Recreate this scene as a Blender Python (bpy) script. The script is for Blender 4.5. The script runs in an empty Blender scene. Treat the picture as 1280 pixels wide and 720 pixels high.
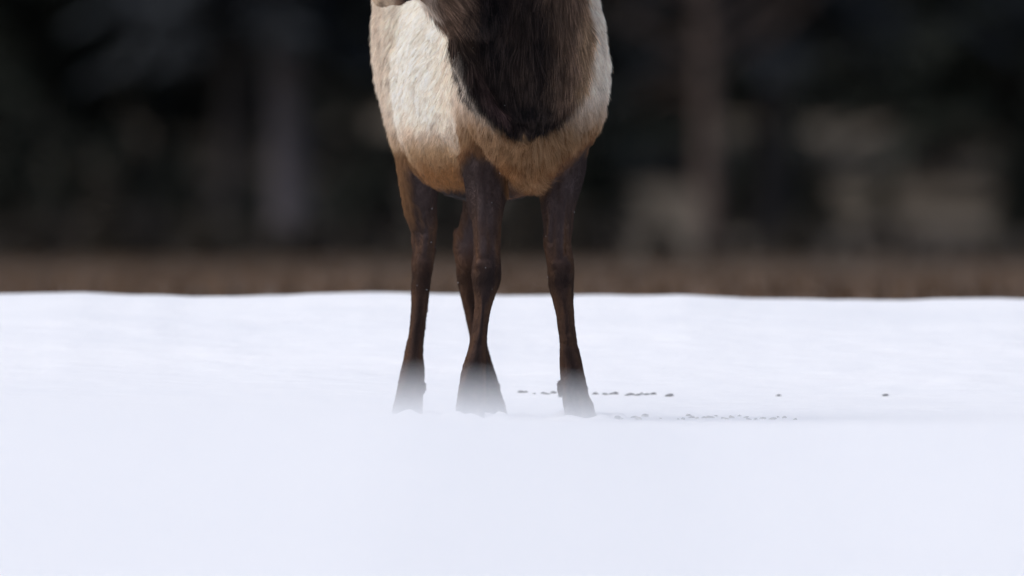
import bpy, bmesh, math, random
import numpy as np
from mathutils import Vector, kdtree

rng = np.random.default_rng(7)
random.seed(7)
sc = bpy.context.scene
COL = sc.collection
R = math.radians

# ------------------------------------------------------------------ camera
D = 54.7                 # metres from the camera to the elk
S = 390.0                # photograph pixels (1280 wide) per metre at the elk
YH = 300.0               # row of the horizon in the photograph
CZ = 225.0 / S           # camera height above the snow at the elk's feet
cam_d = bpy.data.cameras.new('camera')
cam = bpy.data.objects.new('camera', cam_d)
COL.objects.link(cam)
cam.location = (0, -D, CZ)
cam.rotation_euler = (R(90), 0, 0)
cam_d.sensor_width = 36
cam_d.lens = 36 * D / (1280 / S)
cam_d.shift_y = -(360 - YH) / 1280
cam_d.clip_start = 0.5
cam_d.clip_end = 6000
cam_d.dof.use_dof = True
cam_d.dof.focus_distance = D - 0.15
cam_d.dof.aperture_fstop = 3.0
sc.camera = cam

# ------------------------------------------------------------------ sky, sun, exposure
SUN_EL, SUN_AZ = R(56), R(258)      # azimuth from +Y towards +X: from the left
world = bpy.data.worlds.new('World')
sc.world = world
world.use_nodes = True
wn = world.node_tree
bg = wn.nodes['Background']
sky = wn.nodes.new('ShaderNodeTexSky')
sky.sky_type = 'NISHITA'
sky.sun_disc = False
sky.sun_elevation = SUN_EL
sky.sun_rotation = SUN_AZ
sky.air_density = 1.0
sky.dust_density = 3.0
sky.ozone_density = 0.6
wn.links.new(sky.outputs[0], bg.inputs[0])
bg.inputs[1].default_value = 0.105
sun_d = bpy.data.lights.new('sun', 'SUN')
sun = bpy.data.objects.new('sun', sun_d)
COL.objects.link(sun)
sun_d.energy = 1.5
sun_d.angle = R(60)
sun_d.color = (1.0, 0.96, 0.91)
sdir = Vector((math.sin(SUN_AZ) * math.cos(SUN_EL), math.cos(SUN_AZ) * math.cos(SUN_EL), math.sin(SUN_EL)))
sun.rotation_euler = sdir.to_track_quat('Z', 'Y').to_euler()
sun.location = (0, 0, 60)
sc.view_settings.view_transform = 'Standard'
sc.view_settings.look = 'None'
sc.view_settings.exposure = 0.36
sc.view_settings.gamma = 1.0
sc.view_settings.use_curve_mapping = False
sc.render.engine = 'CYCLES'
sc.render.filter_size = 1.15
sc.cycles.max_bounces = 12
sc.cycles.diffuse_bounces = 8

# ------------------------------------------------------------------ helpers
def scl(y):
    return (D + y) / D / S

def P(px, py, y):
    """photo pixel at depth y (metres behind the elk's chest plane) -> world point"""
    s = scl(y)
    return ((px - 640) * s, y, CZ + (YH - py) * s)

def tag(o, label=None, cat=None, group=None, kind=None):
    for k, v in (('label', label), ('category', cat), ('group', group), ('kind', kind)):
        if v:
            o[k] = v
    return o

def link(name, data, parent=None, mats=()):
    o = bpy.data.objects.new(name, data)
    COL.objects.link(o)
    for m in mats:
        data.materials.append(m)
    if parent:
        o.parent = parent
    return o

def smooth(me):
    me.polygons.foreach_set('use_smooth', np.ones(len(me.polygons), dtype=bool))

def sstep(a, b, x):
    t = np.clip((np.asarray(x, float) - a) / (b - a), 0, 1)
    return t * t * (3 - 2 * t)

def vnoise(p, freq, seed=0):
    """smooth value noise in 3-D, -1..1, for arrays of points (n,3)"""
    q = np.asarray(p, float) * freq + seed * 17.31
    i = np.floor(q).astype(np.int64)
    f = q - i
    f = f * f * (3 - 2 * f)
    out = np.zeros(len(q))
    for dx in (0, 1):
        for dy in (0, 1):
            for dz in (0, 1):
                n = (i[:, 0] + dx) * 73856093 ^ (i[:, 1] + dy) * 19349663 ^ (i[:, 2] + dz) * 83492791 ^ (seed * 2654435761 % 2147483647)
                n = (n ^ (n >> 13)) * 1274126177
                h = ((n ^ (n >> 16)) & 0xffff) / 32767.5 - 1
                out += h * np.where(dx, f[:, 0], 1 - f[:, 0]) * np.where(dy, f[:, 1], 1 - f[:, 1]) * np.where(dz, f[:, 2], 1 - f[:, 2])
    return out

def mat(name, col, rough=0.8, var=0.0, scale=8.0, bump=0.0, bscale=40.0, col2=None, spec=0.3):
    m = bpy.data.materials.new(name)
    m.use_nodes = True
    n, l = m.node_tree.nodes, m.node_tree.links
    b = n['Principled BSDF']
    b.inputs['Roughness'].default_value = rough
    b.inputs['Specular IOR Level'].default_value = spec
    tc = n.new('ShaderNodeTexCoord')
    tex = n.new('ShaderNodeTexNoise')
    tex.inputs['Scale'].default_value = scale
    tex.inputs['Detail'].default_value = 6
    l.new(tc.outputs['Object'], tex.inputs['Vector'])
    r = n.new('ShaderNodeValToRGB')
    c2 = col2 or tuple(c * (1 - var) for c in col)
    r.color_ramp.elements[0].position = 0.35
    r.color_ramp.elements[1].position = 0.65
    r.color_ramp.elements[0].color = (*c2, 1)
    r.color_ramp.elements[1].color = (*col, 1)
    l.new(tex.outputs['Fac'], r.inputs['Fac'])
    l.new(r.outputs['Color'], b.inputs['Base Color'])
    if bump:
        t2 = n.new('ShaderNodeTexNoise')
        t2.inputs['Scale'].default_value = bscale
        t2.inputs['Detail'].default_value = 5
        l.new(tc.outputs['Object'], t2.inputs['Vector'])
        bp = n.new('ShaderNodeBump')
        bp.inputs['Strength'].default_value = 0.6
        bp.inputs['Distance'].default_value = bump
        l.new(t2.outputs['Fac'], bp.inputs['Height'])
        l.new(bp.outputs['Normal'], b.inputs['Normal'])
    return m

# ------------------------------------------------------------------ terrain heights
DR = 25.5                                   # the snow bank in front of the lens
YR = DR - D
DC = 61.0                                   # the crest behind the elk
YC = DC - D
crest_px = np.array([-400, 0, 100, 240, 350, 460, 560, 630, 690, 760, 850, 940, 1040, 1130, 1280, 1700])
crest_py = np.array([369, 365, 364, 369, 368, 366, 368, 371, 370, 370, 369, 374, 375, 376.5, 376, 374])
bank_px = np.array([-400, 0, 300, 500, 600, 720, 850, 1000, 1280, 1700])
bank_py = np.array([492, 490, 489, 489, 494, 501, 511, 514, 509, 503])

def h_snow(x, y):
    x = np.asarray(x, float); y = np.asarray(y, float)
    d = y + D
    # bank in front
    zb = CZ - (np.interp(640 + x / scl(YR), bank_px, bank_py) - YH) * scl(YR)
    wb = np.exp(-((d - DR) / np.where(d < DR, 9.0, 6.0)) ** 2)
    base_near = -0.22 * sstep(DR, 2, d) 
    # crest behind
    zc = CZ - (np.interp(640 + x / scl(YC), crest_px, crest_py) - YH) * scl(YC)
    pc_ = np.stack([x, 0 * x, 0 * x], -1).reshape(-1, 3)
    zc = zc + (vnoise(pc_, 2.3, 8) * .006 + vnoise(pc_, 7, 9) * .003).reshape(x.shape)
    rise = sstep(1.0, YC, y) * zc
    fall = sstep(YC + 0.4, YC + 6, y) * (-0.5)
    p = np.stack([x, y, np.zeros_like(x)], -1).reshape(-1, 3)
    n = (vnoise(p * [0.5, 0.6, 1], 1.0, 3) * 0.030 + vnoise(p * [1, 1.3, 1], 2.2, 5) * 0.011
         + vnoise(p * [1.2, 3, 1], 5.5, 6) * 0.004).reshape(x.shape)
    near = np.clip(np.abs(d - DR) / 12, 0.4, 1)
    fade = 1 - 0.6 * np.exp(-((y - YC) / 1.2) ** 2)
    flat = 1 - 0.7 * np.exp(-(((y - 0.3) / 1.6) ** 2 + (x / 1.2) ** 2))
    near = near * (1 - .75 * sstep(-12, -4, y) * sstep(1.2, 0, y))
    # loose snow pushed up around the hooves
    lip = np.zeros_like(x)
    for px_, hy in ((586, -.17), (729, -.13), (507, .95), (616, 1.19)):
        hx = (px_ - 640) * scl(hy)
        rr = np.sqrt((x - hx) ** 2 + ((y - hy) * .8) ** 2)
        lip += np.exp(-((rr - .105) / .035) ** 2)
    lump = (vnoise(p, 16, 14) + .6 * vnoise(p, 38, 15)).reshape(x.shape)
    n2_ = np.clip(.55 + .8 * lump, 0, 1.6) * lip * .026
    return n2_ + base_near * (1 - wb) + zb * wb + rise + fall + n * near * fade * flat

def h_land(x, y):
    x = np.asarray(x, float); y = np.asarray(y, float)
    d = y + D
    z = np.interp(d, [0, 62, 70, 110, 200, 225, 245, 262, 300, 420, 900, 3000],
                  [-3, -0.4, 0.28, 0.33, 0.33, 0.85, 1.8, 2.6, 5.0, 16, 40, 60])
    p = np.stack([x, y, np.zeros_like(x)], -1).reshape(-1, 3)
    n = (vnoise(p, 0.08, 11) * 0.25 + vnoise(p, 0.35, 12) * 0.05).reshape(x.shape)
    return z + n * sstep(190, 225, d) + n * 0.15 * sstep(70, 100, d)

def sheet(name, xs, ys, hf, m):
    X, Y = np.meshgrid(xs, ys)
    Z = hf(X, Y)
    V = np.stack([X, Y, Z], -1).reshape(-1, 3)
    nx, ny = len(xs), len(ys)
    i = (np.arange(ny - 1)[:, None] * nx + np.arange(nx - 1)[None, :]).ravel()
    F = np.stack([i, i + 1, i + nx + 1, i + nx], -1)
    me = bpy.data.meshes.new(name)
    me.vertices.add(len(V)); me.vertices.foreach_set('co', V.ravel())
    me.loops.add(F.size); me.loops.foreach_set('vertex_index', F.ravel())
    me.polygons.add(len(F)); me.polygons.foreach_set('loop_start', np.arange(len(F)) * 4)
    me.update(calc_edges=True); smooth(me)
    o = link(name, me, None, [m])
    return tag(o, kind='structure')

def snow_material():
    m = bpy.data.materials.new('snow')
    m.use_nodes = True
    n, l = m.node_tree.nodes, m.node_tree.links
    b = n['Principled BSDF']
    b.inputs['Roughness'].default_value = 0.65
    b.inputs['Specular IOR Level'].default_value = 0.25
    b.inputs['Subsurface Weight'].default_value = 0.0
    tc = n.new('ShaderNodeTexCoord')
    mp = n.new('ShaderNodeMapping'); mp.inputs['Scale'].default_value = (0.5, 1.4, 1)
    l.new(tc.outputs['Object'], mp.inputs['Vector'])
    t = n.new('ShaderNodeTexNoise'); t.inputs['Scale'].default_value = 1.3; t.inputs['Detail'].default_value = 6
    l.new(mp.outputs[0], t.inputs['Vector'])
    r = n.new('ShaderNodeValToRGB')
    r.color_ramp.elements[0].position = 0.3; r.color_ramp.elements[1].position = 0.7
    r.color_ramp.elements[0].color = (0.815, 0.835, 0.875, 1)
    r.color_ramp.elements[1].color = (0.865, 0.878, 0.908, 1)
    l.new(t.outputs['Fac'], r.inputs['Fac']); l.new(r.outputs[0], b.inputs['Base Color'])
    t1 = n.new('ShaderNodeTexNoise'); t1.inputs['Scale'].default_value = 14; t1.inputs['Detail'].default_value = 8
    l.new(mp.outputs[0], t1.inputs['Vector'])
    t2 = n.new('ShaderNodeTexNoise'); t2.inputs['Scale'].default_value = 180; t2.inputs['Detail'].default_value = 3
    l.new(tc.outputs['Object'], t2.inputs['Vector'])
    b1 = n.new('ShaderNodeBump'); b1.inputs['Strength'].default_value = 0.5; b1.inputs['Distance'].default_value = 0.035
    b2 = n.new('ShaderNodeBump'); b2.inputs['Strength'].default_value = 0.5; b2.inputs['Distance'].default_value = 0.006
    l.new(t1.outputs['Fac'], b1.inputs['Height']); l.new(t2.outputs['Fac'], b2.inputs['Height'])
    l.new(b1.outputs[0], b2.inputs['Normal']); l.new(b2.outputs[0], b.inputs['Normal'])
    return m

def land_material():
    m = mat('dry_meadow', (0.155, 0.092, 0.054), 0.9, scale=0.6, col2=(0.07, 0.053, 0.038), bump=0.05, bscale=5)
    n, l = m.node_tree.nodes, m.node_tree.links
    b = n['Principled BSDF']
    old = b.inputs['Base Color'].links[0].from_socket
    tc = n.new('ShaderNodeTexCoord')
    t = n.new('ShaderNodeTexNoise'); t.inputs['Scale'].default_value = 0.22; t.inputs['Detail'].default_value = 4
    l.new(tc.outputs['Object'], t.inputs['Vector'])
    r = n.new('ShaderNodeValToRGB')
    r.color_ramp.elements[0].position = 0.71; r.color_ramp.elements[1].position = 0.76
    l.new(t.outputs['Fac'], r.inputs['Fac'])
    # needle litter on the forest floor, with grassy clearings on the slope
    sx = n.new('ShaderNodeSeparateXYZ'); l.new(tc.outputs['Object'], sx.inputs[0])
    ed = n.new('ShaderNodeMapRange'); ed.inputs['From Min'].default_value = 55; ed.inputs['From Max'].default_value = 128
    l.new(sx.outputs['Y'], ed.inputs['Value'])
    tcl = n.new('ShaderNodeTexNoise'); tcl.inputs['Scale'].default_value = 0.13; tcl.inputs['Detail'].default_value = 3
    l.new(tc.outputs['Object'], tcl.inputs['Vector'])
    rc = n.new('ShaderNodeValToRGB'); rc.color_ramp.elements[0].position = 0.36; rc.color_ramp.elements[1].position = 0.50
    l.new(tcl.outputs['Fac'], rc.inputs['Fac'])
    fl = n.new('ShaderNodeMix'); fl.data_type = 'RGBA'
    l.new(rc.outputs[0], fl.inputs[0]); fl.inputs[6].default_value = (0.075, 0.062, 0.05, 1); fl.inputs[7].default_value = (0.125, 0.102, 0.077, 1)
    fm = n.new('ShaderNodeMix'); fm.data_type = 'RGBA'
    l.new(ed.outputs[0], fm.inputs[0]); l.new(old, fm.inputs[6]); l.new(fl.outputs[2], fm.inputs[7])
    mx = n.new('ShaderNodeMix'); mx.data_type = 'RGBA'
    l.new(r.outputs[0], mx.inputs[0]); l.new(fm.outputs[2], mx.inputs[6])
    mx.inputs[7].default_value = (0.75, 0.77, 0.82, 1)
    l.new(mx.outputs[2], b.inputs['Base Color'])
    return m

SNOW = snow_material()
def axis(*segs):
    return np.unique(np.concatenate([np.arange(a, b, st) for a, b, st in segs]))
xs = np.unique(np.concatenate([axis((-3, -.6, 0.03), (-.6, .6, .018), (.6, 3.001, 0.03)), np.array([3.3, 4, 5, 7, 10, 15, 25, 45, 90, 200]), -np.array([3.3, 4, 5, 7, 10, 15, 25, 45, 90, 200])]))
ys = np.unique(np.concatenate([axis((-58, -16, 0.35), (-16, -2.5, 0.12), (-2.5, -.5, 0.03), (-.5, 1.5, 0.018), (1.5, 7.2, 0.03), (7.2, 13.5, 0.3)), np.array([-70, -90, -140, -200])]))
sheet('snow_field', xs, ys, h_snow, SNOW)
xs2 = np.unique(np.concatenate([axis((-30, 30.1, 1.0)), np.array([40, 60, 100, 200, 500, 1500, 3000]), -np.array([40, 60, 100, 200, 500, 1500, 3000])]))
ys2 = np.unique(np.concatenate([axis((6, 20, 0.5), (20, 260, 2.0)), np.array([280, 320, 400, 600, 1000, 2000, 3500])]))
sheet('meadow_ground', xs2, ys2, h_land, land_material())

# ------------------------------------------------------------------ forest behind the meadow
def rawmesh(name, V, F, mats):
    me = bpy.data.meshes.new(name)
    me.from_pydata([tuple(v) for v in V], [], [tuple(f) for f in F])
    for m in mats:
        me.materials.append(m)
    return me

BARK_G = mat('grey_bark', (0.18, 0.155, 0.165), 0.9, 0.4, 6, 0.03, 18)
BARK_T = mat('tan_bark', (0.12, 0.086, 0.072), 0.9, 0.4, 6, 0.03, 18)
BARK_D = mat('dark_bark', (0.045, 0.038, 0.038), 0.9, 0.5, 6, 0.03, 18)
NEEDLE = mat('conifer_needles', (0.032, 0.039, 0.030), 0.75, 0.45, 1.2)
NEEDLE_B = mat('blue_green_needles', (0.030, 0.036, 0.044), 0.75, 0.45, 1.2)
TWIG = mat('bare_twigs', (0.042, 0.033, 0.033), 0.9, 0.4, 3)

def tube(V, F, pts, rad, n=8):
    base = len(V)
    pts = [Vector(p) for p in pts]
    for i, p in enumerate(pts):
        t = (pts[min(i + 1, len(pts) - 1)] - pts[max(i - 1, 0)]).normalized()
        a = t.orthogonal().normalized() if abs(t.z) < 0.9 else Vector((1, 0, 0)).cross(t).normalized()
        b = t.cross(a)
        for k in range(n):
            an = 2 * math.pi * k / n
            V.append(p + (a * math.cos(an) + b * math.sin(an)) * rad[i])
    for i in range(len(pts) - 1):
        for k in range(n):
            F.append((base + i * n + k, base + i * n + (k + 1) % n, base + (i + 1) * n + (k + 1) % n, base + (i + 1) * n + k))

def trunk_mesh(h, r, seed, bark, dead_from, dead_to):
    rd = random.Random(seed)
    V, F = [], []
    zs = [-0.3, 0.0, 0.25, 0.7, 1.5, 3, 5, 8, 12, h]
    lx, ly = rd.uniform(-.03, .03), rd.uniform(-.03, .03)
    pts = [(lx * z + .04 * math.sin(z * .7 + seed), ly * z, z) for z in zs]
    rad = [r * 1.5, r * 1.35, r * 1.12, r * 1.03, r, r * .93, r * .84, r * .68, r * .45, .02]
    tube(V, F, pts, rad, 12)
    z = dead_from
    while z < dead_to:                       # dead stubs and bare lower limbs
        a = rd.uniform(0, 6.28); L = rd.uniform(.4, 1.5)
        p0 = Vector((lx * z, ly * z, z))
        p1 = p0 + Vector((math.cos(a) * L * .5, math.sin(a) * L * .5, rd.uniform(-.05, .15) * L))
        p2 = p0 + Vector((math.cos(a) * L, math.sin(a) * L, rd.uniform(-.35, .05) * L))
        tube(V, F, [p0, p1, p2], [.03, .018, .006], 5)
        z += rd.uniform(.15, .4)
    me = rawmesh('trunk', V, F, [bark]); smooth(me)
    return me

def crown_mesh(h, zb, rmax, nb, seed, needles, bark, droop=0.35):
    rd = random.Random(seed)
    V, F = [], []
    nbr = 0
    FI = []
    for i in range(nb):
        u = (i + rd.random()) / nb
        z = zb + (h - zb) * u ** 1.25
        L = rmax * (1 - ((z - zb) / (h - zb)) ** 1.3) * rd.uniform(.65, 1.1) + .15
        if z < zb + 1.0:
            L *= rd.uniform(.6, 1.05)
        a = i * 2.39996 + rd.uniform(-.4, .4)
        d = Vector((math.cos(a), math.sin(a), 0))
        side = Vector((-d.y, d.x, 0))
        def pt(t):
            return Vector((0, 0, z)) + d * L * t + Vector((0, 0, L * (.12 * t - droop * t * t)))
        f0 = len(F)
        tube(V, F, [pt(0), pt(.5), pt(1)], [.035, .02, .006], 4)
        FI += [1] * (len(F) - f0)
        ns = int(10 + L * 8)
        for k in range(ns):
            t = .12 + .9 * (k + rd.random()) / ns
            for sgn in (-1, 1):
                w = L * .34 * (1.1 - .75 * t) * rd.uniform(.6, 1.2) + .08
                p = pt(t)
                out = (side * sgn * rd.uniform(.7, 1) + d * rd.uniform(.3, .9) + Vector((0, 0, rd.uniform(-.65, .05)))).normalized()
                c = out.cross(Vector((rd.uniform(-.5, .5), rd.uniform(-.5, .5), 1))).normalized() * rd.uniform(.05, .11)
                b = len(V)
                V += [p - c * .4, p + out * w * .5 - c, p + out * w, p + out * w * .5 + c, p + c * .4]
                F += [(b, b + 1, b + 2), (b, b + 2, b + 3, b + 4)]
                FI += [0, 0]
    me = rawmesh('crown', V, F, [needles, bark])
    me.polygons.foreach_set('material_index', np.array(FI, dtype=np.int32))
    return me

def bare_crown_mesh(h, zb, rmax, seed, bark):
    rd = random.Random(seed)
    V, F = [], []
    for i in range(70):
        z = zb + (h - zb) * (i / 70)
        L = rmax * (1 - ((z - zb) / (h - zb)) ** 1.5) * rd.uniform(.5, 1.1)
        a = i * 2.39996
        d = Vector((math.cos(a), math.sin(a), .5)).normalized()
        p = Vector((0, 0, z))
        tube(V, F, [p, p + d * L * .5, p + d * L + Vector((0, 0, .2 * L))], [.04, .025, .006], 4)
        for k in range(9):
            q = p + d * L * rd.uniform(.25, 1)
            e = (d + Vector((rd.uniform(-1, 1), rd.uniform(-1, 1), rd.uniform(-.3, .8)))).normalized()
            tube(V, F, [q, q + e * L * .35], [.012, .003], 3)
    return rawmesh('crown', V, F, [bark])

def tree(name, px, d, tm, cm, label, group, rz=0.0, sc_=1.0, cat='tree'):
    y = d - D
    x = (px - 640) * scl(y)
    z = float(h_land(np.array([x]), np.array([y]))[0])
    e = bpy.data.objects.new(name, None); COL.objects.link(e)
    e.location = (x, y, z); e.rotation_euler = (0, 0, rz); e.scale = (sc_,) * 3
    tag(e, label, cat, group)
    if tm: link('trunk', tm, e)
    if cm: link('crown', cm, e)
    return e

T_pale = trunk_mesh(17, .21, 1, BARK_G, 1.2, 4)
T_tan = trunk_mesh(15, .13, 2, BARK_T, 1.6, 4)
T_dark = trunk_mesh(18, .20, 3, BARK_D, 0.8, 4)
T_mid = trunk_mesh(16, .17, 4, BARK_D, 0.6, 4)
C_high = crown_mesh(17, 2.6, 3.0, 100, 11, NEEDLE_B, BARK_D)
C_mid = crown_mesh(17, 1.0, 3.3, 110, 12, NEEDLE, BARK_D, .42)
C_low = crown_mesh(16, 0.5, 3.2, 120, 13, NEEDLE, BARK_D, .3)
C_young = crown_mesh(2.0, 0.1, .85, 60, 14, NEEDLE, BARK_D, .15)
BUSH = mat('winter_bush_foliage', (0.095, 0.078, 0.058), 0.8, 0.5, 1.5)
C_bush = crown_mesh(2.0, 0.05, .95, 46, 16, BUSH, BARK_D, .1)
C_bare = bare_crown_mesh(14, 2.2, 2.4, 15, BARK_T)

G1 = 'trees with bare trunks at the forest edge'
tree('pine_tree', 360, 205, T_pale, C_high, 'pine with a pale grey trunk behind the snow, just left of the elk', G1, .3)
tree('pine_tree', 287, 226, T_mid, C_high, 'pine with a dim trunk, left neighbour of the pale grey trunk', G1, 1.9)
tree('bare_tree', 885, 200, T_tan, C_bare, 'tan-trunked tree right of the elk, left of a thicker dark trunk', G1, .7)
tree('pine_tree', 966, 207, T_dark, C_high, 'pine with a thick dark trunk, right of the tan trunk', G1, 2.2)
G2 = 'dark conifers in the blurred forest'
lab = 'dark conifer in the out of focus forest behind the meadow'
rd = random.Random(5)
for px, d, t, c in [(30, 236, T_mid, C_high), (120, 243, T_dark, C_high), (445, 248, T_mid, C_mid), (560, 243, T_dark, C_mid),
                    (690, 238, T_mid, C_mid), (775, 247, T_dark, C_high), (1035, 262, T_mid, C_mid), (1165, 238, T_mid, C_high),
                    (1268, 228, T_dark, C_mid), (-90, 230, T_dark, C_mid), (1370, 236, T_mid, C_mid), (210, 262, T_mid, C_mid), (196, 234, T_mid, C_mid)]:
    tree('conifer_tree', px, d, t, c, lab, G2, rd.uniform(0, 6), rd.uniform(.9, 1.1))
for row, d0 in enumerate((268, 284, 302)):
    for k in range(13):
        px = -250 + k * 148 + (row % 2) * 74 + rd.uniform(-25, 25)
        tree('conifer_tree', px, d0 + rd.uniform(-5, 5), T_mid, C_low, lab, G2, rd.uniform(0, 6), rd.uniform(.9, 1.2))
for k in range(6):                           # wings of the wood, to both sides of the view
    s_ = -1 if k % 2 else 1
    tree('conifer_tree', 640 + s_ * (900 + 150 * (k // 2) + rd.uniform(-40, 40)), rd.uniform(215, 265), T_mid, C_low, lab, G2, rd.uniform(0, 6))
G3 = 'young conifers at the forest edge'
for px, d, s_ in [(20, 214, .8), (85, 208, .75), (150, 216, .8), (225, 212, .6), (735, 216, 1.0), 
                  (935, 216, .7), (1010, 214, .65), (1105, 222, .3), (470, 214, .7), (430, 219, .5), (660, 215, .6), (1290, 212, .7), (310, 210, .45), (560, 216, .6)]:
    tree('young_conifer', px, d, None, C_young, 'low dark young conifer at the foot of the blurred forest', G3, rd.uniform(0, 6), s_)

for px in np.arange(-70, 1370, 34):
    big = 1 if px < 330 else (.8 if px < 760 else .62)
    tree('low_juniper', px + rd.uniform(-12, 12), rd.uniform(152, 190), None, C_bush, 'low dark evergreen bush in the row along the meadow edge', 'low evergreen bushes along the meadow edge', rd.uniform(0, 6), rd.uniform(.18, .48) * big, 'bush')

def shrub_mesh(seed):
    rd = random.Random(seed)
    V, F = [], []
    for i in range(60):
        a = rd.uniform(0, 6.28); L = rd.uniform(.4, 1.0); t = rd.uniform(.2, 1.0)
        d = Vector((math.cos(a) * t, math.sin(a) * t, 1)).normalized()
        tube(V, F, [Vector((0, 0, -.05)), d * L * .5, d * L + Vector((rd.uniform(-.1, .1), rd.uniform(-.1, .1), 0))], [.012, .009, .003], 4)
        for k in range(5):
            q = d * L * rd.uniform(.4, 1)
            e = (d + Vector((rd.uniform(-1, 1), rd.uniform(-1, 1), rd.uniform(-.2, .5)))).normalized()
            tube(V, F, [q, q + e * .25], [.006, .002], 3)
    return rawmesh('shrub', V, F, [TWIG])
SHR = [shrub_mesh(i) for i in range(3)]
k = 0
for px in np.arange(-60, 1360, 60):
    y = rd.uniform(187, 200) - D
    x = (px + rd.uniform(-15, 15) - 640) * scl(y)
    o = link('bare_shrub', SHR[k % 3]); k += 1
    o.location = (x, y, float(h_land(np.array([x]), np.array([y]))[0]))
    o.rotation_euler = (0, 0, rd.uniform(0, 6)); s_ = rd.uniform(.45, .8) * (1 if px < 760 else .72); o.scale = (s_, s_, s_)
    tag(o, 'leafless brown shrub in the strip between meadow and forest', 'shrub', 'leafless shrubs along the forest edge')

def grass_stuff():
    n = 26000
    y = rng.uniform(12, 124, n)
    x = rng.uniform(-1, 1, n) * (3 + (y + D) * 0.055)
    cl = vnoise(np.stack([x, y, 0 * x], -1) * [1, .5, 1], .9, 21)
    keep = cl > -0.35
    x, y, cl = x[keep], y[keep], cl[keep]
    z = h_land(x, y)
    m = len(x)
    a = rng.uniform(0, 2 * np.pi, m); H = rng.uniform(.04, .11, m) * (1 + .5 * cl) * np.interp(y, [12, 60, 138], [1, .7, .4]); w = rng.uniform(.006, .016, m)
    lean = rng.uniform(.1, .7, m) * H; b = rng.uniform(0, 2 * np.pi, m)
    p0 = np.stack([x - np.cos(a) * w, y - np.sin(a) * w, z - .02], -1)
    p1 = np.stack([x + np.cos(a) * w, y + np.sin(a) * w, z - .02], -1)
    p2 = np.stack([x + np.cos(b) * lean, y + np.sin(b) * lean, z + H], -1)
    V = np.stack([p0, p1, p2], 1).reshape(-1, 3)
    F = np.arange(3 * m).reshape(-1, 3)
    g = mat('straw', (0.165, 0.098, 0.056), 0.85, 0.5, 1.0)
    me = rawmesh('dry_grass', V, F, [g])
    tag(link('dry_grass', me), 'dry brown meadow grass between the snow and the forest', 'grass', None, 'stuff')
grass_stuff()

# ------------------------------------------------------------------ elk: one continuous body
NECK_PY = np.array([-150, -90, -40, 0, 40, 75, 105, 130, 150, 165, 176])
NECK_L = np.array([588, 580, 574, 570, 571, 577, 588, 600, 613, 632, 655])
NECK_R = np.array([700, 713, 722, 726, 729, 730, 727, 718, 706, 692, 673])
NECK_Y = np.array([-.46, -.44, -.42, -.40, -.38, -.36, -.34, -.33, -.33, -.34, -.35])
NECK_D = np.array([.15, .16, .17, .17, .17, .165, .155, .14, .12, .09, .05])

# rows: py, left px, right px, depth centre, half depth
FORE_A = [(30, 578, 645, -.06, .16), (70, 574, 643, -.07, .17), (110, 573, 641, -.08, .17), (150, 574, 640, -.08, .16), (190, 577, 638, -.07, .135),
          (210, 579, 636, -.06, .12), (222, 580, 635, -.055, .108), (235, 582, 633, -.06, .095), (249, 584, 631, -.07, .085), (263, 586.5, 628, -.08, .074), (277, 589.5, 626, -.085, .066),
          (291, 592, 625, -.09, .06), (305, 593, 625, -.095, .056), (319, 592.5, 625, -.10, .055), (333, 591, 625.5, -.105, .057), (345, 590, 625.5, -.108, .058), (355, 591, 624, -.105, .054),
          (364, 592.5, 620.5, -.10, .047), (374, 593.5, 616.5, -.097, .041), (384, 593, 613.5, -.095, .037), (396, 592, 611, -.094, .034), (411, 590.5, 609.5, -.094, .032), (425, 588.5, 608, -.096, .033),
          (436, 586.5, 607, -.098, .037), (445, 584, 607, -.102, .042), (455, 581, 607.5, -.106, .046), (467, 578, 607.5, -.112, .047), (480, 575, 607.5, -.122, .046)]
FORE_B = [(30, 690, 750, -.02, .16), (70, 689, 757, -.03, .17), (105, 688, 758, -.04, .17), (140, 686, 747, -.05, .16), (165, 681, 738, -.04, .15), (190, 676, 733, -.03, .135),
          (205, 674, 732, -.02, .12), (220, 673.5, 729.5, -.02, .108), (235, 674.5, 726, -.025, .095), (249, 676, 720.5, -.035, .085), (263, 677.5, 716.5, -.04, .074), (277, 679, 715, -.045, .066),
          (291, 680, 714, -.05, .06), (305, 680.5, 713.5, -.055, .056), (319, 682.5, 715, -.06, .055), (333, 684.5, 716.5, -.065, .057), (345, 685.5, 717, -.068, .058), (355, 686.5, 716, -.066, .054),
          (366, 689.5, 716, -.06, .047), (376, 692, 715.5, -.057, .041), (388, 695, 716.5, -.055, .036), (402, 697.5, 718, -.054, .034), (418, 699.5, 719.5, -.054, .032), (430, 700, 721, -.056, .033),
          (440, 700, 723.5, -.06, .037), (450, 700, 726, -.064, .042), (461, 700.5, 728, -.07, .046), (472, 701, 730.5, -.076, .047), (484, 702, 734, -.086, .046)]
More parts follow.
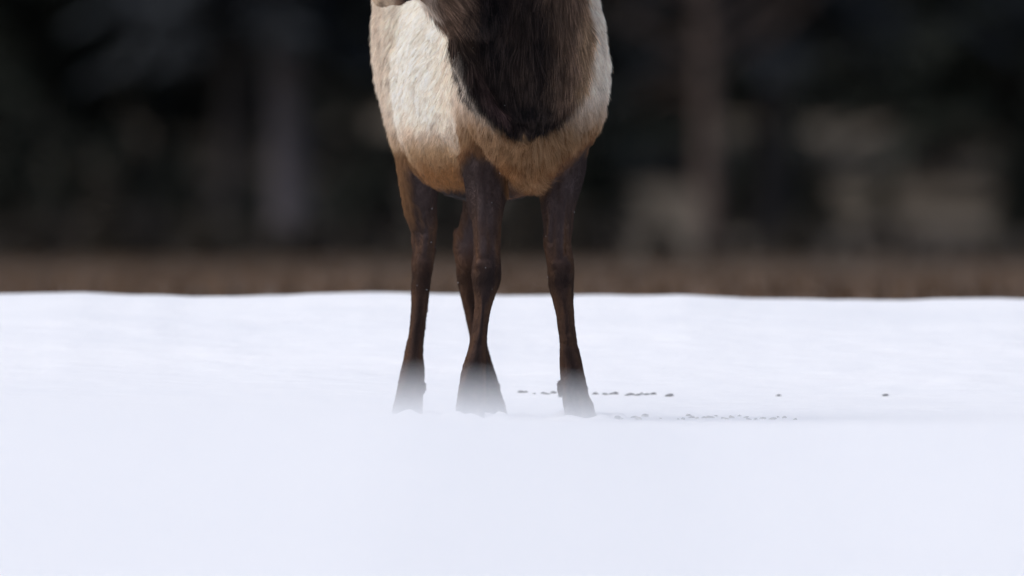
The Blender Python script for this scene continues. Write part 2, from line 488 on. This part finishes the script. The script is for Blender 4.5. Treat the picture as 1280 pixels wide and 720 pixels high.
HIND_A = [(-50, 478, 570, 1.02, .22), (-10, 472, 574, 1.03, .25), (25, 469, 574, 1.03, .26), (60, 471.5, 570, 1.02, .26), (100, 477, 566, 1.0, .25), (135, 482, 562, .97, .23), (165, 488, 558, .94, .2), (185, 493, 555, .92, .175),
          (200, 496.5, 552, .92, .15), (220, 500.5, 549, .935, .12), (235, 502.5, 547.5, .96, .1), (249, 504.5, 546, .99, .088), (263, 507.5, 545.5, 1.02, .075), (277, 511.5, 545, 1.05, .066), (291, 515, 544.5, 1.08, .064),
          (305, 515.5, 543.5, 1.095, .062), (319, 516, 543, 1.09, .055), (333, 516, 541.5, 1.075, .047), (345, 516.5, 538.5, 1.065, .042), (368, 515.5, 535.5, 1.055, .036), (396, 513.5, 532.5, 1.045, .033), (415, 511.5, 530, 1.04, .033),
          (430, 509.5, 529, 1.035, .036), (444, 507, 528.5, 1.028, .041), (455, 504, 529, 1.02, .045), (466, 501, 529.5, 1.012, .046), (480, 498.5, 529.5, 1.0, .046)]
HIND_B = [(-50, 545, 640, 1.25, .2), (-10, 545, 643, 1.26, .23), (25, 545, 645, 1.26, .24), (60, 548, 644, 1.25, .24), (100, 552, 640, 1.23, .24), (135, 560, 636, 1.2, .22), (165, 567, 632, 1.17, .19), (200, 575, 625, 1.15, .15), (220, 577, 620, 1.165, .12), (235, 578.5, 616, 1.19, .1),
          (249, 579.5, 613, 1.22, .088), (263, 579, 610, 1.25, .075), (277, 575.5, 607, 1.28, .066), (291, 571, 603, 1.31, .064), (304, 567, 600, 1.325, .062), (318, 568.5, 599, 1.32, .055), (333, 570.5, 598, 1.305, .047), (345, 572, 597, 1.295, .042),
          (368, 576.5, 598, 1.285, .036), (396, 583, 603.5, 1.275, .033), (415, 586.5, 606.5, 1.27, .033), (430, 588.5, 609, 1.265, .036), (444, 590, 612, 1.258, .041), (455, 591, 614.5, 1.25, .045), (466, 592, 618, 1.242, .046), (480, 593.5, 622.5, 1.23, .046)]
# feet: lower fetlock to hoof: (py, l, r)
FEET = {'FORE_A': (FORE_A, [(495, 572, 607.5), (509, 570, 607), (527, 566, 606)]),
        'FORE_B': (FORE_B, [(497, 703, 737.5), (511, 705, 743), (527, 707, 750)]),
        'HIND_A': (HIND_A, [(494, 495.5, 528.5), (507, 492, 527.5), (522.5, 488, 527.5)]),
        'HIND_B': (HIND_B, [(494, 595, 627), (507, 597, 631), (522.5, 598, 635)])}
# torso stations: depth, centre px, half px, bottom py, top py
TORSO = [(-.41, 669, 28, 175, 70), (-.385, 669, 52, 205, 30), (-.33, 668, 72, 223, -10), (-.22, 668, 88, 230, -48), (-.05, 664, 91, 238, -72), (.2, 640, 90, 246, -64), (.45, 612, 97, 251, -52), (.65, 596, 97, 248, -48), (.82, 581, 90, 236, -50),
         (.98, 568, 87, 205, -54), (1.15, 554, 83, 165, -52), (1.3, 542, 72, 130, -40), (1.4, 534, 52, 100, -15), (1.45, 530, 25, 70, 10)]

def build_elk_mesh():
    bm = bmesh.new()
    def loft(rings):
        vs = [[bm.verts.new(p) for p in r] for r in rings]
        n = len(vs[0])
        for a, b in zip(vs[:-1], vs[1:]):
            for k in range(n):
                bm.faces.new((a[k], a[(k + 1) % n], b[(k + 1) % n], b[k]))
        bm.faces.new(list(reversed(vs[0]))); bm.faces.new(vs[-1])
    def resample(rows, step=4.0):
        rows = np.array(rows, float)
        t = np.arange(rows[0, 0], rows[-1, 0] + step * .5, step)
        return np.stack([t] + [np.interp(t, rows[:, 0], rows[:, i]) for i in range(1, rows.shape[1])], -1)
    def hloft(rows, n=24, inset=-0.3, pw=1.0):
        rings = []
        for py, l, r, yc, hd in resample(rows):
            c, a = (l + r) / 2, max((r - l) / 2 - inset, 2)
            ring = []
            for k in range(n):
                an = 2 * math.pi * k / n
                y = yc - math.sin(an) * hd
                # constant photo width at the ring's own depth
                x, _, z = P(c + a * math.cos(an), py, yc)
                ring.append((x, y, z))
            rings.append(ring)
        loft(rings)
    def blob(c, r, rot=None):
        m = bmesh.ops.create_icosphere(bm, subdivisions=3, radius=1)
        for v in m['verts']:
            q = Vector((v.co.x * r[0], v.co.y * r[1], v.co.z * r[2]))
            if rot: q.rotate(rot)
            v.co = q + Vector(c)
    # torso
    tor = np.array(TORSO)
    yy = np.linspace(tor[0, 0], tor[-1, 0], 60)
    rings = []
    for y in yy:
        c, a, b, t = [np.interp(y, tor[:, 0], tor[:, i]) for i in range(1, 5)]
        wide = b + (t - b) * .42
        ring = []
        for k in range(40):
            an = 2 * math.pi * k / 40
            ca, sa = math.cos(an), math.sin(an)
            py = wide + (wide - b) * -abs(sa) ** .9 if sa < 0 else wide + (t - wide) * sa ** .85
            ex = .82 - .22 * float(sstep(.3, -.1, y)) if sa > 0 else .82 + .85 * float(sstep(.5, -.1, y))
            px = c + a * math.copysign(abs(ca) ** ex, ca)
            ring.append(P(px, py, y))
        rings.append(ring)
    loft(rings)
    # neck under the mane
    hloft(list(zip(NECK_PY, NECK_L + 6, NECK_R - 6, NECK_Y, NECK_D)), 28)
    # legs and feet
    for key, (rows, feet) in FEET.items():
        hloft(rows)
        last = rows[-1]
        yl = last[3]
        fw = [last] + [(p, l, r, yl - .016 * (i + 1), .046 + .012 * i) for i, (p, l, r) in enumerate(feet)]
        # two toes
        for sgn in (-1, 1):
            rings = []
            for i, (p, l, r, yc, hd) in enumerate(fw):
                c, a = (l + r) / 2, (r - l) / 2 - .5
                gap = [0, .04, .09, .12][i]
                cc = c + sgn * a * (.48 + gap * .5)
                aa = a * (.52 - gap * .2)
                rings.append([( P(cc + aa * math.cos(2 * math.pi * k / 16), p, yc)[0], yc - hd * math.sin(2 * math.pi * k / 16) * (1 + .25 * (math.sin(2 * math.pi * k / 16) > 0) * (i > 1)), P(cc, p, yc)[2]) for k in range(16)])
            loft(rings)
        # dew claws, behind and above the hoof
        p, l, r = feet[0]
        for sgn, edge in ((-1, l), (1, r)):
            x, y, z = P(edge - sgn * 6.5, p - 9, yl + .032)
            blob((x, y, z), (.011, .014, .026))
    # dew claw seen at the inner side of the right foreleg
    x, y, z = P(701, 485, -.035); blob((x, y, z), (.011, .014, .030))
    x, y, z = P(528.5, 484, 1.04); blob((x, y, z), (.011, .014, .024))
    # knee, hock and elbow bones
    for px, py, y, r in [(608, 340, -.135, (.032, .03, .045)), (701, 340, -.095, (.032, .03, .045)),
                         (522, 300, 1.15, (.017, .035, .05)), (573, 302, 1.38, (.017, .035, .05)),
                         (592, 205, .06, (.045, .06, .06)), (716, 200, .09, (.04, .06, .06))]:
        blob(P(px, py, y), r)
    # fold along the left border of the hanging mane
    fp = [(558, 14, -.47), (566, 42, -.48), (573, 72, -.475), (586, 105, -.46), (602, 135, -.45), (624, 156, -.44), (655, 168, -.43)]
    for (a0, b0, c0), (a1, b1, c1) in zip(fp[:-1], fp[1:]):
        for t in (0, .33, .66):
            blob(P(a0 + (a1 - a0) * t + 6, b0 + (b1 - b0) * t, c0 + (c1 - c0) * t), (.022, .03, .028))
    # throat running to the jaw
    th = [(512, -24, -.74, .045), (530, -20, -.66, .06), (552, -14, -.58, .085), (580, -4, -.5, .12), (610, 0, -.46, .14)]
    for (a0, b0, c0, r0), (a1, b1, c1, r1) in zip(th[:-1], th[1:]):
        for t in (0, .5):
            r_ = r0 + (r1 - r0) * t
            blob(P(a0 + (a1 - a0) * t, b0 + (b1 - b0) * t - r_ * 60, c0 + (c1 - c0) * t), (r_, r_, r_ * .9))
    # head, turned to the animal's right
    A = Vector(P(474, -14, -.93)); B = Vector(P(606, -150, -.55))
    ax = (B - A).normalized()
    sd = ax.cross(Vector((0, 0, 1))).normalized(); up = sd.cross(ax).normalized()
    HR = [(0, .030, .030, 0), (.04, .045, .044, 0), (.12, .052, .052, .002), (.25, .052, .058, .006), (.4, .06, .072, .01), (.55, .075, .09, .012), (.7, .092, .105, .012), (.85, .096, .105, .01), (.95, .08, .085, .0), (1.02, .05, .05, 0)]
    L = (B - A).length
    rings = []
    for t, w, h, o in HR:
        c = A + ax * (t * L) + up * o
        rings.append([tuple(c + sd * w * math.cos(2 * math.pi * k / 24) + up * h * math.sin(2 * math.pi * k / 24)) for k in range(24)])
    loft(rings)
    blob(P(480, -3, -.93), (.042, .042, .030))           # chin and lower lip
    blob(P(497, -4, -.90), (.038, .04, .030))
    blob(P(508, -8, -.86), (.028, .035, .028))
    # muscle and tendon ridges on the legs, small bones of the knee
    def ridge(pts, r):
        for (a0, b0, c0), (a1, b1, c1) in zip(pts[:-1], pts[1:]):
            m = max(int(abs(b1 - b0) / 5), 1)
            for t in range(m):
                t /= m
                blob(P(a0 + (a1 - a0) * t, b0 + (b1 - b0) * t, c0 + (c1 - c0) * t), (r, r, r * 1.6))
    ridge([(598, 205, -.165), (601, 240, -.150), (603, 280, -.148), (604, 318, -.152)], .017)
    ridge([(706, 205, -.125), (703, 240, -.112), (700, 280, -.104), (699, 318, -.112)], .017)
    ridge([(622, 225, -.10), (619, 262, -.12), (616, 300, -.13)], .012)
    ridge([(686, 228, -.07), (687, 262, -.09), (688, 300, -.10)], .012)
    ridge([(518, 215, .86), (526, 250, .925), (533, 285, 1.015), (530, 318, 1.04)], .014)
    ridge([(604, 366, -.142), (603, 395, -.130), (599, 430, -.132)], .007)
    ridge([(704, 366, -.104), (708, 395, -.090), (711, 430, -.092)], .007)
    for cx, yy_ in ((607, -.158), (701, -.118)):
        for dx, py_ in ((-8, 332), (8, 334), (-6, 350), (7, 351)):
            blob(P(cx + dx, py_, yy_ + .012), (.015, .012, .016))
    for s_ in (-1, 1):                                     # ears
        e0 = A + ax * (.97 * L) + sd * (.08 * s_) + up * .05
        e1 = e0 + (sd * s_ * .8 + up * .5 + ax * .1).normalized() * .2
        for k in range(8):
            t = k / 7
            w = .045 * math.sin(math.pi * (.15 + .8 * t)) + .008
            blob(e0.lerp(e1, t), (w, .018 + .01 * (1 - t), w * .9))
    # short tail
    for k in range(5):
        blob(P(528 - k, 0 + k * 14, 1.44 + .012 * k), (.035 - .003 * k, .03, .04))
    me = bpy.data.meshes.new('elk_shape')
    bm.to_mesh(me); bm.free()
    o = bpy.data.objects.new('elk_shape', me); COL.objects.link(o)
    m = o.modifiers.new('r', 'REMESH'); m.mode = 'VOXEL'; m.voxel_size = 0.0075; m.adaptivity = 0
    m2 = o.modifiers.new('s', 'SMOOTH'); m2.factor = .5; m2.iterations = 4
    dg = bpy.context.evaluated_depsgraph_get()
    out = bpy.data.meshes.new_from_object(o.evaluated_get(dg))
    bpy.data.objects.remove(o); bpy.data.meshes.remove(me)
    out.name = 'elk'
    k = len(out.vertices)
    c = np.empty(k * 3); out.vertices.foreach_get('co', c); c = c.reshape(-1, 3)
    m_ = np.empty(k * 3); out.vertices.foreach_get('normal', m_); m_ = m_.reshape(-1, 3)
    hi = sstep(.62, .85, c[:, 2])
    d = (.006 * vnoise(c, 9, 71) + .003 * vnoise(c, 20, 72)) * hi + (.003 * vnoise(c * [1, 1, .35], 42, 73) + .0016 * vnoise(c * [1, 1, .6], 24, 74)) * (1 - hi)
    out.vertices.foreach_set('co', (c + m_ * d[:, None]).ravel())
    out.update()
    smooth(out)
    return out

def lerp(a, b, t):
    t = np.asarray(t)[:, None]
    return a * (1 - t) + b * t

def rgb(*c):      # sRGB 0-255 -> linear
    c = np.array(c, float) / 255
    return np.where(c <= .04045, c / 12.92, ((c + .055) / 1.055) ** 2.4)

def elk_fields(p, nrm):
    """colour, hair length, hair direction and lift for points on the coat"""
    n = len(p)
    y = p[:, 1]
    s = (D + y) / D / S
    qx = 640 + p[:, 0] / s
    qy = YH + (CZ - p[:, 2]) / s
    n1 = vnoise(p, 14, 31); n2 = vnoise(p, 40, 32); n3 = vnoise(p, 6, 33)
    jx = qx + 5 * n1 + 2.5 * n2
    jy = qy + 6 * n1 + 3 * n2
    cream = rgb(238, 224, 208); white = rgb(247, 237, 223); greyc = rgb(210, 194, 176)
    tan = rgb(180, 150, 116); orange = rgb(136, 90, 48); dark = rgb(56, 44, 42); brown = rgb(84, 58, 42)
    black = rgb(17, 12, 14); maneb = rgb(112, 89, 73)
    col = np.repeat(cream[None], n, 0)
    # barrel: whitest in the middle, tan then orange towards the belly
    col = lerp(col, white, sstep(.1, .3, y) * sstep(.95, .7, y) * sstep(175, 120, jy))
    col = lerp(col, greyc, sstep(.72, .9, y) * .75)
    col = lerp(col, tan, sstep(142, 192, jy) * (y > -.05))
    col = lerp(col, orange, sstep(180, 218, jy) * (y > .05) * .9)
    col = lerp(col, tan, sstep(.75, .95, y) * sstep(120, 175, jy) * .8)
    # shoulder and chest
    front = sstep(.05, -.1, y)
    col = lerp(col, rgb(216, 203, 188), front * np.maximum(sstep(70, 140, jy), .5))
    col = lerp(col, rgb(154, 119, 84), front * sstep(92, 165, jy) * .95)
    cb = np.exp(-((jx - 692) / 24) ** 2 - ((jy - 208) / 18) ** 2) + np.exp(-((jx - 634) / 22) ** 2 - ((jy - 200) / 18) ** 2) + .8 * np.exp(-((jx - 716) / 16) ** 2 - ((jy - 190) / 16) ** 2)
    col = lerp(col, orange, front * np.clip(cb, 0, 1) * .9)
    # dark belly between the legs
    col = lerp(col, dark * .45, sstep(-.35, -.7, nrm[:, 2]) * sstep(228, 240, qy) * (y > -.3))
    # fore legs
    bf = np.interp(qx, [540, 570, 578, 590, 612, 624, 634, 655, 678, 688, 698, 714, 740, 770], [262, 250, 206, 192, 200, 218, 244, 252, 248, 232, 218, 202, 184, 180])
    wf = sstep(-26, 20, jy + 4 * n3 - bf + 9) * sstep(.32, .2, y)
    col = lerp(col, orange, np.clip(4 * wf * (1 - wf), 0, 1) * .75)
    col = lerp(col, dark, wf)
    # hind legs
    bh = np.interp(qx, [460, 485, 500, 512, 530, 548, 560, 600], [215, 205, 212, 196, 199, 226, 246, 240])
    wh = sstep(-26, 20, jy - bh + 9) * sstep(.62, .75, y)
    col = lerp(col, orange, np.clip(4 * wh * (1 - wh), 0, 1) * .6)
    col = lerp(col, dark, wh)
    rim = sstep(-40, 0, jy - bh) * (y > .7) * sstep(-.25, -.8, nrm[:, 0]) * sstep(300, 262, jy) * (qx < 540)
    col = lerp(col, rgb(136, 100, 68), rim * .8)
    leg = np.maximum(wf, wh)
    # brown flashes on the legs
    col = lerp(col, brown, leg * np.clip(.25 + .9 * n3, 0, .75) * sstep(250, 300, qy))
    st = vnoise(p * [1, 1, .22], 70, 34)
    col = lerp(col, rgb(84, 71, 70), leg * sstep(-.2, -.8, nrm[:, 1]) * np.clip(.5 + .5 * n3 + .35 * st, 0, .9) * sstep(335, 300, qy))  # lit front planes of the upper legs, put into the colour as paler grey-brown
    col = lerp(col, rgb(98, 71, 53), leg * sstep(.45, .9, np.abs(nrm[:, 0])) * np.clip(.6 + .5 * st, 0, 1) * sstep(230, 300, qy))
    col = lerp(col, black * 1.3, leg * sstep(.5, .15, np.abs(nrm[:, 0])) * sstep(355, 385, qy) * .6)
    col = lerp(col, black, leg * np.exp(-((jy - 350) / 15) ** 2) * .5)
    # mane
    hang = 22 * sstep(30, 90, qy)              # the hair ends lower than it grows
    L = np.interp(qy + hang * .15, NECK_PY, NECK_L); Rr = np.interp(qy + hang * .5, NECK_PY, NECK_R)
    mx_ = qx + 2.0 * n1 + 1.5 * n2
    ins = np.minimum(mx_ - L + 2, Rr - mx_ + 4)
    w = sstep(-6, 8, ins) * sstep(171, 163, qy + 2 * n1) * sstep(-.02, -.18, y)
    w = np.maximum(w, sstep(566, 575, qx) * (qy < 40) * sstep(-.3, -.4, y) * sstep(734, 718, qx))
    throat = (qx < 600) & (qy < 60) & (y < -.38)
    w = np.maximum(w, throat * sstep(522, 540, qx))
    right = sstep(676, 722, jx) * sstep(165, 70, jy)
    mcol = lerp(np.repeat(black[None], n, 0), maneb, np.clip(right * .85 + .03 + .08 * n1, 0, 1))
    fold = np.exp(-((qx - L - 15) / 5) ** 2) * sstep(50, 75, qy) * sstep(160, 140, qy)  # sheen along the mane's left fold, painted in as a paler strip
    mcol = lerp(mcol, rgb(80, 60, 58), fold * .7)
    mcol = lerp(mcol, maneb * 1.15, sstep(600, 540, jx) * sstep(60, 20, jy) * .6)
    mcol = lerp(mcol, tan * .8, sstep(710, 732, jx) * sstep(150, 90, jy) * .8)
    col = lerp(col, mcol, w)
    # head: pale chin, dark lip patch, brown face
    head = (y < -.62) & (qx < 620) & (qy < 14)
    fc = lerp(np.repeat(rgb(112, 86, 68)[None], n, 0), rgb(186, 162, 136), sstep(500, 488, jx) * sstep(-30, -16, jy))
    fc = lerp(fc, rgb(26, 21, 24), np.exp(-((qx - 509) / 8) ** 2 - ((qy - 0) / 9) ** 2))
    fc = lerp(fc, rgb(70, 55, 48), np.exp(-((qx - 476) / 4) ** 2 - ((qy - 5) / 4) ** 2) * .7)
    fc = lerp(fc, rgb(20, 18, 20), sstep(474, 466, qx) * sstep(-8, -16, qy))
    hd = head * sstep(540, 522, qx)
    hd = np.maximum(hd, (y < -.6) & (qy < -20) & (qx < 640))
    col = lerp(col, fc, hd)
    # hooves
    foot = sstep(504, 510, qy)
    col = lerp(col, rgb(38, 33, 34), foot)
    # ---- length
    length = np.full(n, .037)
    length = np.where(y > .7, .044, length) * (1 - .4 * sstep(150, 200, qy) * (y > .1))
    length = length * (1 - leg) + .013 * leg
    length = length * (1 - rim) + .028 * rim
    br = front * sstep(120, 170, qy) * (1 - leg) * sstep(78, 50, np.abs(qx - 662))
    length = length + br * .022
    length = length * (1 - w) + .088 * (1 - .6 * sstep(95, 155, qy)) * w
    length = length * (1 - hd) + .010 * hd
    length = length * (1 - foot) + .003 * foot
    # ---- direction
    back = np.array([-.21, .75, -.95])
    down = np.array([0, 0, -1.0])
    flow = np.repeat(back[None], n, 0)
    flow = lerp(flow, np.array([-.35, .45, -1.0]), sstep(.72, .95, y))
    flow = lerp(flow, np.array([-.15, .35, -1.0]), sstep(.15, -.05, y))
    flow = lerp(flow, down, np.maximum(leg, w))
    fan = np.stack([(qx - 662) / 90, np.zeros(n), -np.ones(n)], -1)
    flow = flow * (1 - br[:, None]) + fan * br[:, None]
    mfan = np.stack([-(qx - 662) / 170 * np.where(qx > 662, 1, .55) * sstep(60, 150, qy), np.full(n, -.05), -np.ones(n)], -1)
    flow = flow * (1 - w[:, None]) + mfan * w[:, None]
    thr = throat * sstep(600, 570, qx)
    flow = flow * (1 - thr[:, None]) + np.array([.75, .3, -.65]) * thr[:, None]
    flow = flow * (1 - hd[:, None]) + np.array([.8, .4, -.1]) * hd[:, None]
    wob = np.stack([vnoise(p, 9, 41), vnoise(p, 9, 42), vnoise(p, 9, 43)], -1) * .22
    flow = flow + wob * (1 - .6 * leg)[:, None]
    lift = .27 * (1 - leg) + .30 * leg
    lift = lift * (1 - w) + .30 * w
    # whorls of the flank catch light: lift varies
    lift = lift + .10 * vnoise(p, 26, 44) * (1 - leg)
    return col, length, flow, lift, leg, w, hd, foot, qx, qy

elk_me = build_elk_mesh()
nv = len(elk_me.vertices)
co = np.empty(nv * 3); elk_me.vertices.foreach_get('co', co); co = co.reshape(-1, 3)
no = np.empty(nv * 3); elk_me.vertices.foreach_get('normal', no); no = no.reshape(-1, 3)
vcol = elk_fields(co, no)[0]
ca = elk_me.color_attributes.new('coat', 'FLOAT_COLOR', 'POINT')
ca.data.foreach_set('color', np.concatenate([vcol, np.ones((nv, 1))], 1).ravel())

def coat_material(name, attr, rough, spec):
    m = bpy.data.materials.new(name)
    m.use_nodes = True
    n, l = m.node_tree.nodes, m.node_tree.links
    b = n['Principled BSDF']
    b.inputs['Roughness'].default_value = rough
    b.inputs['Specular IOR Level'].default_value = spec
    a = n.new('ShaderNodeAttribute'); a.attribute_name = attr
    l.new(a.outputs['Color'], b.inputs['Base Color'])
    return m
COAT = coat_material('coat_skin', 'coat', .85, .15)
HAIR = coat_material('coat_hair', 'hair_color', .6, .15)
elk = link('elk', elk_me, None, [COAT])
tag(elk, 'pale elk with dark shaggy mane and brown legs standing in the snow', 'elk')

def grow_fur():
    me = elk_me
    me.calc_loop_triangles()
    nt = len(me.loop_triangles)
    tri = np.empty(nt * 3, dtype=np.int32); me.loop_triangles.foreach_get('vertices', tri); tri = tri.reshape(-1, 3)
    a, b, c = co[tri[:, 0]], co[tri[:, 1]], co[tri[:, 2]]
    area = np.linalg.norm(np.cross(b - a, c - a), axis=1) / 2
    cen = (a + b + c) / 3
    cn = no[tri].mean(1); cn /= np.linalg.norm(cn, axis=1)[:, None] + 1e-9
    _, ln, _, _, leg, w, hd, foot, qx, qy = elk_fields(cen, cn)
    dens = 290000 * (1 - leg) + 420000 * leg
    dens = dens * (1 - .25 * w)
    facing = np.clip(-cn[:, 1] * 1.0 + np.abs(cn[:, 0]) * .3 + .45, .12, 1)
    dens = dens * facing * np.where(qy < -35, .18, 1) * (1 - .7 * foot)
    cnt = rng.poisson(area * dens)
    ti = np.repeat(np.arange(nt), cnt)
    N = len(ti)
    u, v = rng.random(N), rng.random(N)
    f = u + v > 1; u[f] = 1 - u[f]; v[f] = 1 - v[f]
    w0 = (1 - u - v)[:, None]; u = u[:, None]; v = v[:, None]
    p = a[ti] * w0 + b[ti] * u + c[ti] * v
    nr = no[tri[ti, 0]] * w0 + no[tri[ti, 1]] * u + no[tri[ti, 2]] * v
    nr /= np.linalg.norm(nr, axis=1)[:, None] + 1e-9
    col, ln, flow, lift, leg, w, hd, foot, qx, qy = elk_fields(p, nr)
    # clumps: fine tufts inside coarse locks
    def clump(nc):
        ci = rng.choice(N, nc, replace=False)
        kd = kdtree.KDTree(nc)
        for k, i in enumerate(ci):
            kd.insert(p[i], k)
        kd.balance()
        own = np.array([kd.find(q)[1] for q in p])
        return own, p[ci][own]
    nc = max(N // 14, 10)
    own, pc = clump(nc)
    ncb = max(N // 110, 10)
    ownb, pcb = clump(ncb)
    cl_rand = rng.random(nc); cl_rand2 = rng.normal(size=(nc, 3))
    big_r = rng.random(ncb); big_d = rng.normal(size=(ncb, 3))
    soft = (1 - .6 * leg)[:, None]
    flow = flow + cl_rand2[own] * .12 * soft + big_d[ownb] * .10 * soft + rng.normal(size=(N, 3)) * .10
    tang = flow - nr * np.sum(flow * nr, 1)[:, None]
    tang /= np.linalg.norm(tang, axis=1)[:, None] + 1e-9
    ln = ln * rng.uniform(.65, 1.15, N) * (.8 + .25 * cl_rand[own] + .2 * big_r[ownb])
    lift = np.clip(lift + rng.normal(size=N) * .09 + (big_r[ownb] - .5) * .18 * (1 - leg), .06, 1.2)
    K = 5
    t = np.linspace(0, 1, K)
    pos = np.empty((N, K, 3))
    d0 = tang * np.cos(lift)[:, None] + nr * np.sin(lift)[:, None]
    cur = p - nr * .002
    pos[:, 0] = cur
    for k in range(1, K):
        bend = (k - 1) / (K - 1)
        d = d0 + tang * bend * .55 + np.array([0, 0, -1.0]) * bend * (.25 + .6 * w)[:, None]
        d /= np.linalg.norm(d, axis=1)[:, None]
        cur = cur + d * (ln / (K - 1))[:, None]
        pos[:, k] = cur
    # pull the tips of a clump together
    for pcx, st in ((pc, .35 * (1 - leg) + .12 * leg), (pcb, (.30 + .12 * w) * (1 - leg) + .05 * leg)):
        off = p - pcx
        off -= nr * np.sum(off * nr, 1)[:, None]
        for k in range(1, K):
            pos[:, k] -= off * (st * t[k] ** 1.2)[:, None]
    # colour per hair
    var = 1 + (.19 * (cl_rand[own] - .5) + .14 * (big_r[ownb] - .5)) * 2 * (1 + .8 * w) + .14 * rng.normal(size=N)
    var = np.clip(var, .35, 1.8)
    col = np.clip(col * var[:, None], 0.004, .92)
    # scattered dark guard hairs on the pale coat, brown ones in the mane
    lum = col.mean(1)
    g = (rng.random(N) < .05) & (lum > .25)
    col[g] *= np.array([.62, .55, .48])
    g = (cl_rand[own] > .80) & (lum > .08) & (qy > 150) & (p[:, 1] < .1)
    col[g] *= np.array([.45, .36, .28])
    g = (cl_rand[own] < .12) & (lum > .08) & (qy > 165) & (p[:, 1] < .1)
    col[g] = np.clip(col[g] * 1.35, 0, .8)
    g = (cl_rand[own] > .79) & (w > .4) & (rng.random(N) < .7)
    col[g] = col[g] * 1.9 + np.array([.030, .021, .016])
    rad = np.full(N, .00042) * (1 + .25 * w) * (1 - .25 * leg)
    hc = bpy.data.hair_curves.new('fur')
    hc.add_curves([K] * N)
    hc.attributes['position'].data.foreach_set('vector', pos.astype(np.float32).ravel())
    ra = hc.attributes.get('radius') or hc.attributes.new('radius', 'FLOAT', 'POINT')
    ra.data.foreach_set('value', (rad[:, None] * np.array([1, 1, .85, .6, .2])[None]).astype(np.float32).ravel())
    hcol = hc.attributes.new('hair_color', 'FLOAT_COLOR', 'CURVE')
    hcol.data.foreach_set('color', np.concatenate([col, np.ones((N, 1))], 1).astype(np.float32).ravel())
    hc.materials.append(HAIR)
    o = bpy.data.objects.new('fur', hc); COL.objects.link(o)
    o.parent = elk
    print('hairs', N)
    return p, nr, qy, w, leg
fp_, fn_, fqy_, fw_, fleg_ = grow_fur()

# eyes
A = Vector(P(474, -14, -.93)); B = Vector(P(606, -150, -.55)); ax = (B - A).normalized()
sd = ax.cross(Vector((0, 0, 1))).normalized(); up = sd.cross(ax).normalized()
EYE = mat('eye', (0.02, 0.012, 0.008), .08, 0, spec=.6)
for s_ in (-1, 1):
    b = bmesh.new(); bmesh.ops.create_uvsphere(b, u_segments=16, v_segments=12, radius=.024)
    me = bpy.data.meshes.new('eye'); b.to_mesh(me); b.free(); smooth(me)
    e = link('eye', me, elk, [EYE]); e.location = A + ax * ((B - A).length * .66) + sd * (.074 * s_) + up * .045

# snow specks caught in the hair
def specks():
    sel = np.where((fqy_ > 0) & (fqy_ < 430) & (fn_[:, 1] < -.1) & ((fw_ > .5) | (fleg_ > .5)))[0]
    sel = rng.choice(sel, 26, replace=False)
    b = bmesh.new()
    for i in sel:
        r = rng.uniform(.0005, .0013)
        m = bmesh.ops.create_icosphere(b, subdivisions=1, radius=r)
        q = Vector(fp_[i] + fn_[i] * (.022 if fw_[i] > .5 else .004))
        for v in m['verts']:
            v.co = v.co + q + Vector(rng.normal(size=3) * r * .2)
    me = bpy.data.meshes.new('snow_specks'); b.to_mesh(me); b.free()
    o = link('snow_specks', me, elk, [SNOW]); o['kind'] = 'stuff'
specks()

# ------------------------------------------------------------------ dark clods on the snow
CLOD = mat('frozen_clod', (0.05, 0.045, 0.042), .9, .5, 60, .003, 200)
clod_meshes = []
for s_ in range(5):
    b = bmesh.new(); bmesh.ops.create_icosphere(b, subdivisions=2, radius=1)
    pts = np.array([v.co[:] for v in b.verts]); nn = vnoise(pts, 1.6, 50 + s_) * .45 + vnoise(pts, 3.5, 60 + s_) * .25
    for v, k in zip(b.verts, nn):
        v.co *= 1 + k
    me = bpy.data.meshes.new('clod'); b.to_mesh(me); b.free(); smooth(me); me.materials.append(CLOD)
    clod_meshes.append(me)

def ground_hit(px, py):
    s0 = scl(0) * S / D            # slope per metre of travel
    dx = (px - 640) / S / D; dz = (YH - py) / S / D
    dd = np.arange(D - 4, D + 7, .004)
    z = CZ + dz * dd
    g = h_snow(dx * dd, dd - D)
    i = np.argmax(z <= g)
    return dx * dd[i], dd[i] - D, g[i]

def clod(px, py, size, label, group=None):
    x, y, z = ground_hit(px, py)
    o = link('frozen_clod', clod_meshes[random.randrange(5)])
    r = size / 2 / S
    o.location = (x, y, z + r * .1)
    o.scale = (r * random.uniform(.8, 1.9), r * random.uniform(.7, 1.5), r * random.uniform(.45, .95))
    o.rotation_euler = (random.uniform(-.3, .3), random.uniform(-.3, .3), random.uniform(0, 6))
    tag(o, label, 'clod', group)
L1 = 'small dark frozen clod in the upper row on the snow, behind the right foreleg'
for px in (651, 656, 668, 679, 684, 691, 745, 757, 764, 769, 783, 790, 796, 803, 808, 817, 836):
    clod(px + random.uniform(-1, 1), 492 + (px - 650) * .014 + random.uniform(-1, 1.2), random.uniform(4.5, 7.5), L1, 'upper row of clods')
L2 = 'small grey clod in the lower row of debris right of the right fore hoof'
for px in (771, 778, 790, 798, 806, 824, 848, 854, 860, 866, 873, 880, 888, 897, 903, 907, 915, 922, 930, 938, 944, 950, 957, 965, 973, 981, 992):
    clod(px + random.uniform(-2, 2), 523 + random.uniform(-2.4, 2.0), random.uniform(3.2, 7), L2, 'lower row of clods')
clod(973, 495.5, 5.5, 'lone grey clod on the snow, nearest beyond the upper row\'s right end')
clod(1106, 495.5, 6.5, 'lone dark clod on the snow, farthest right of all')
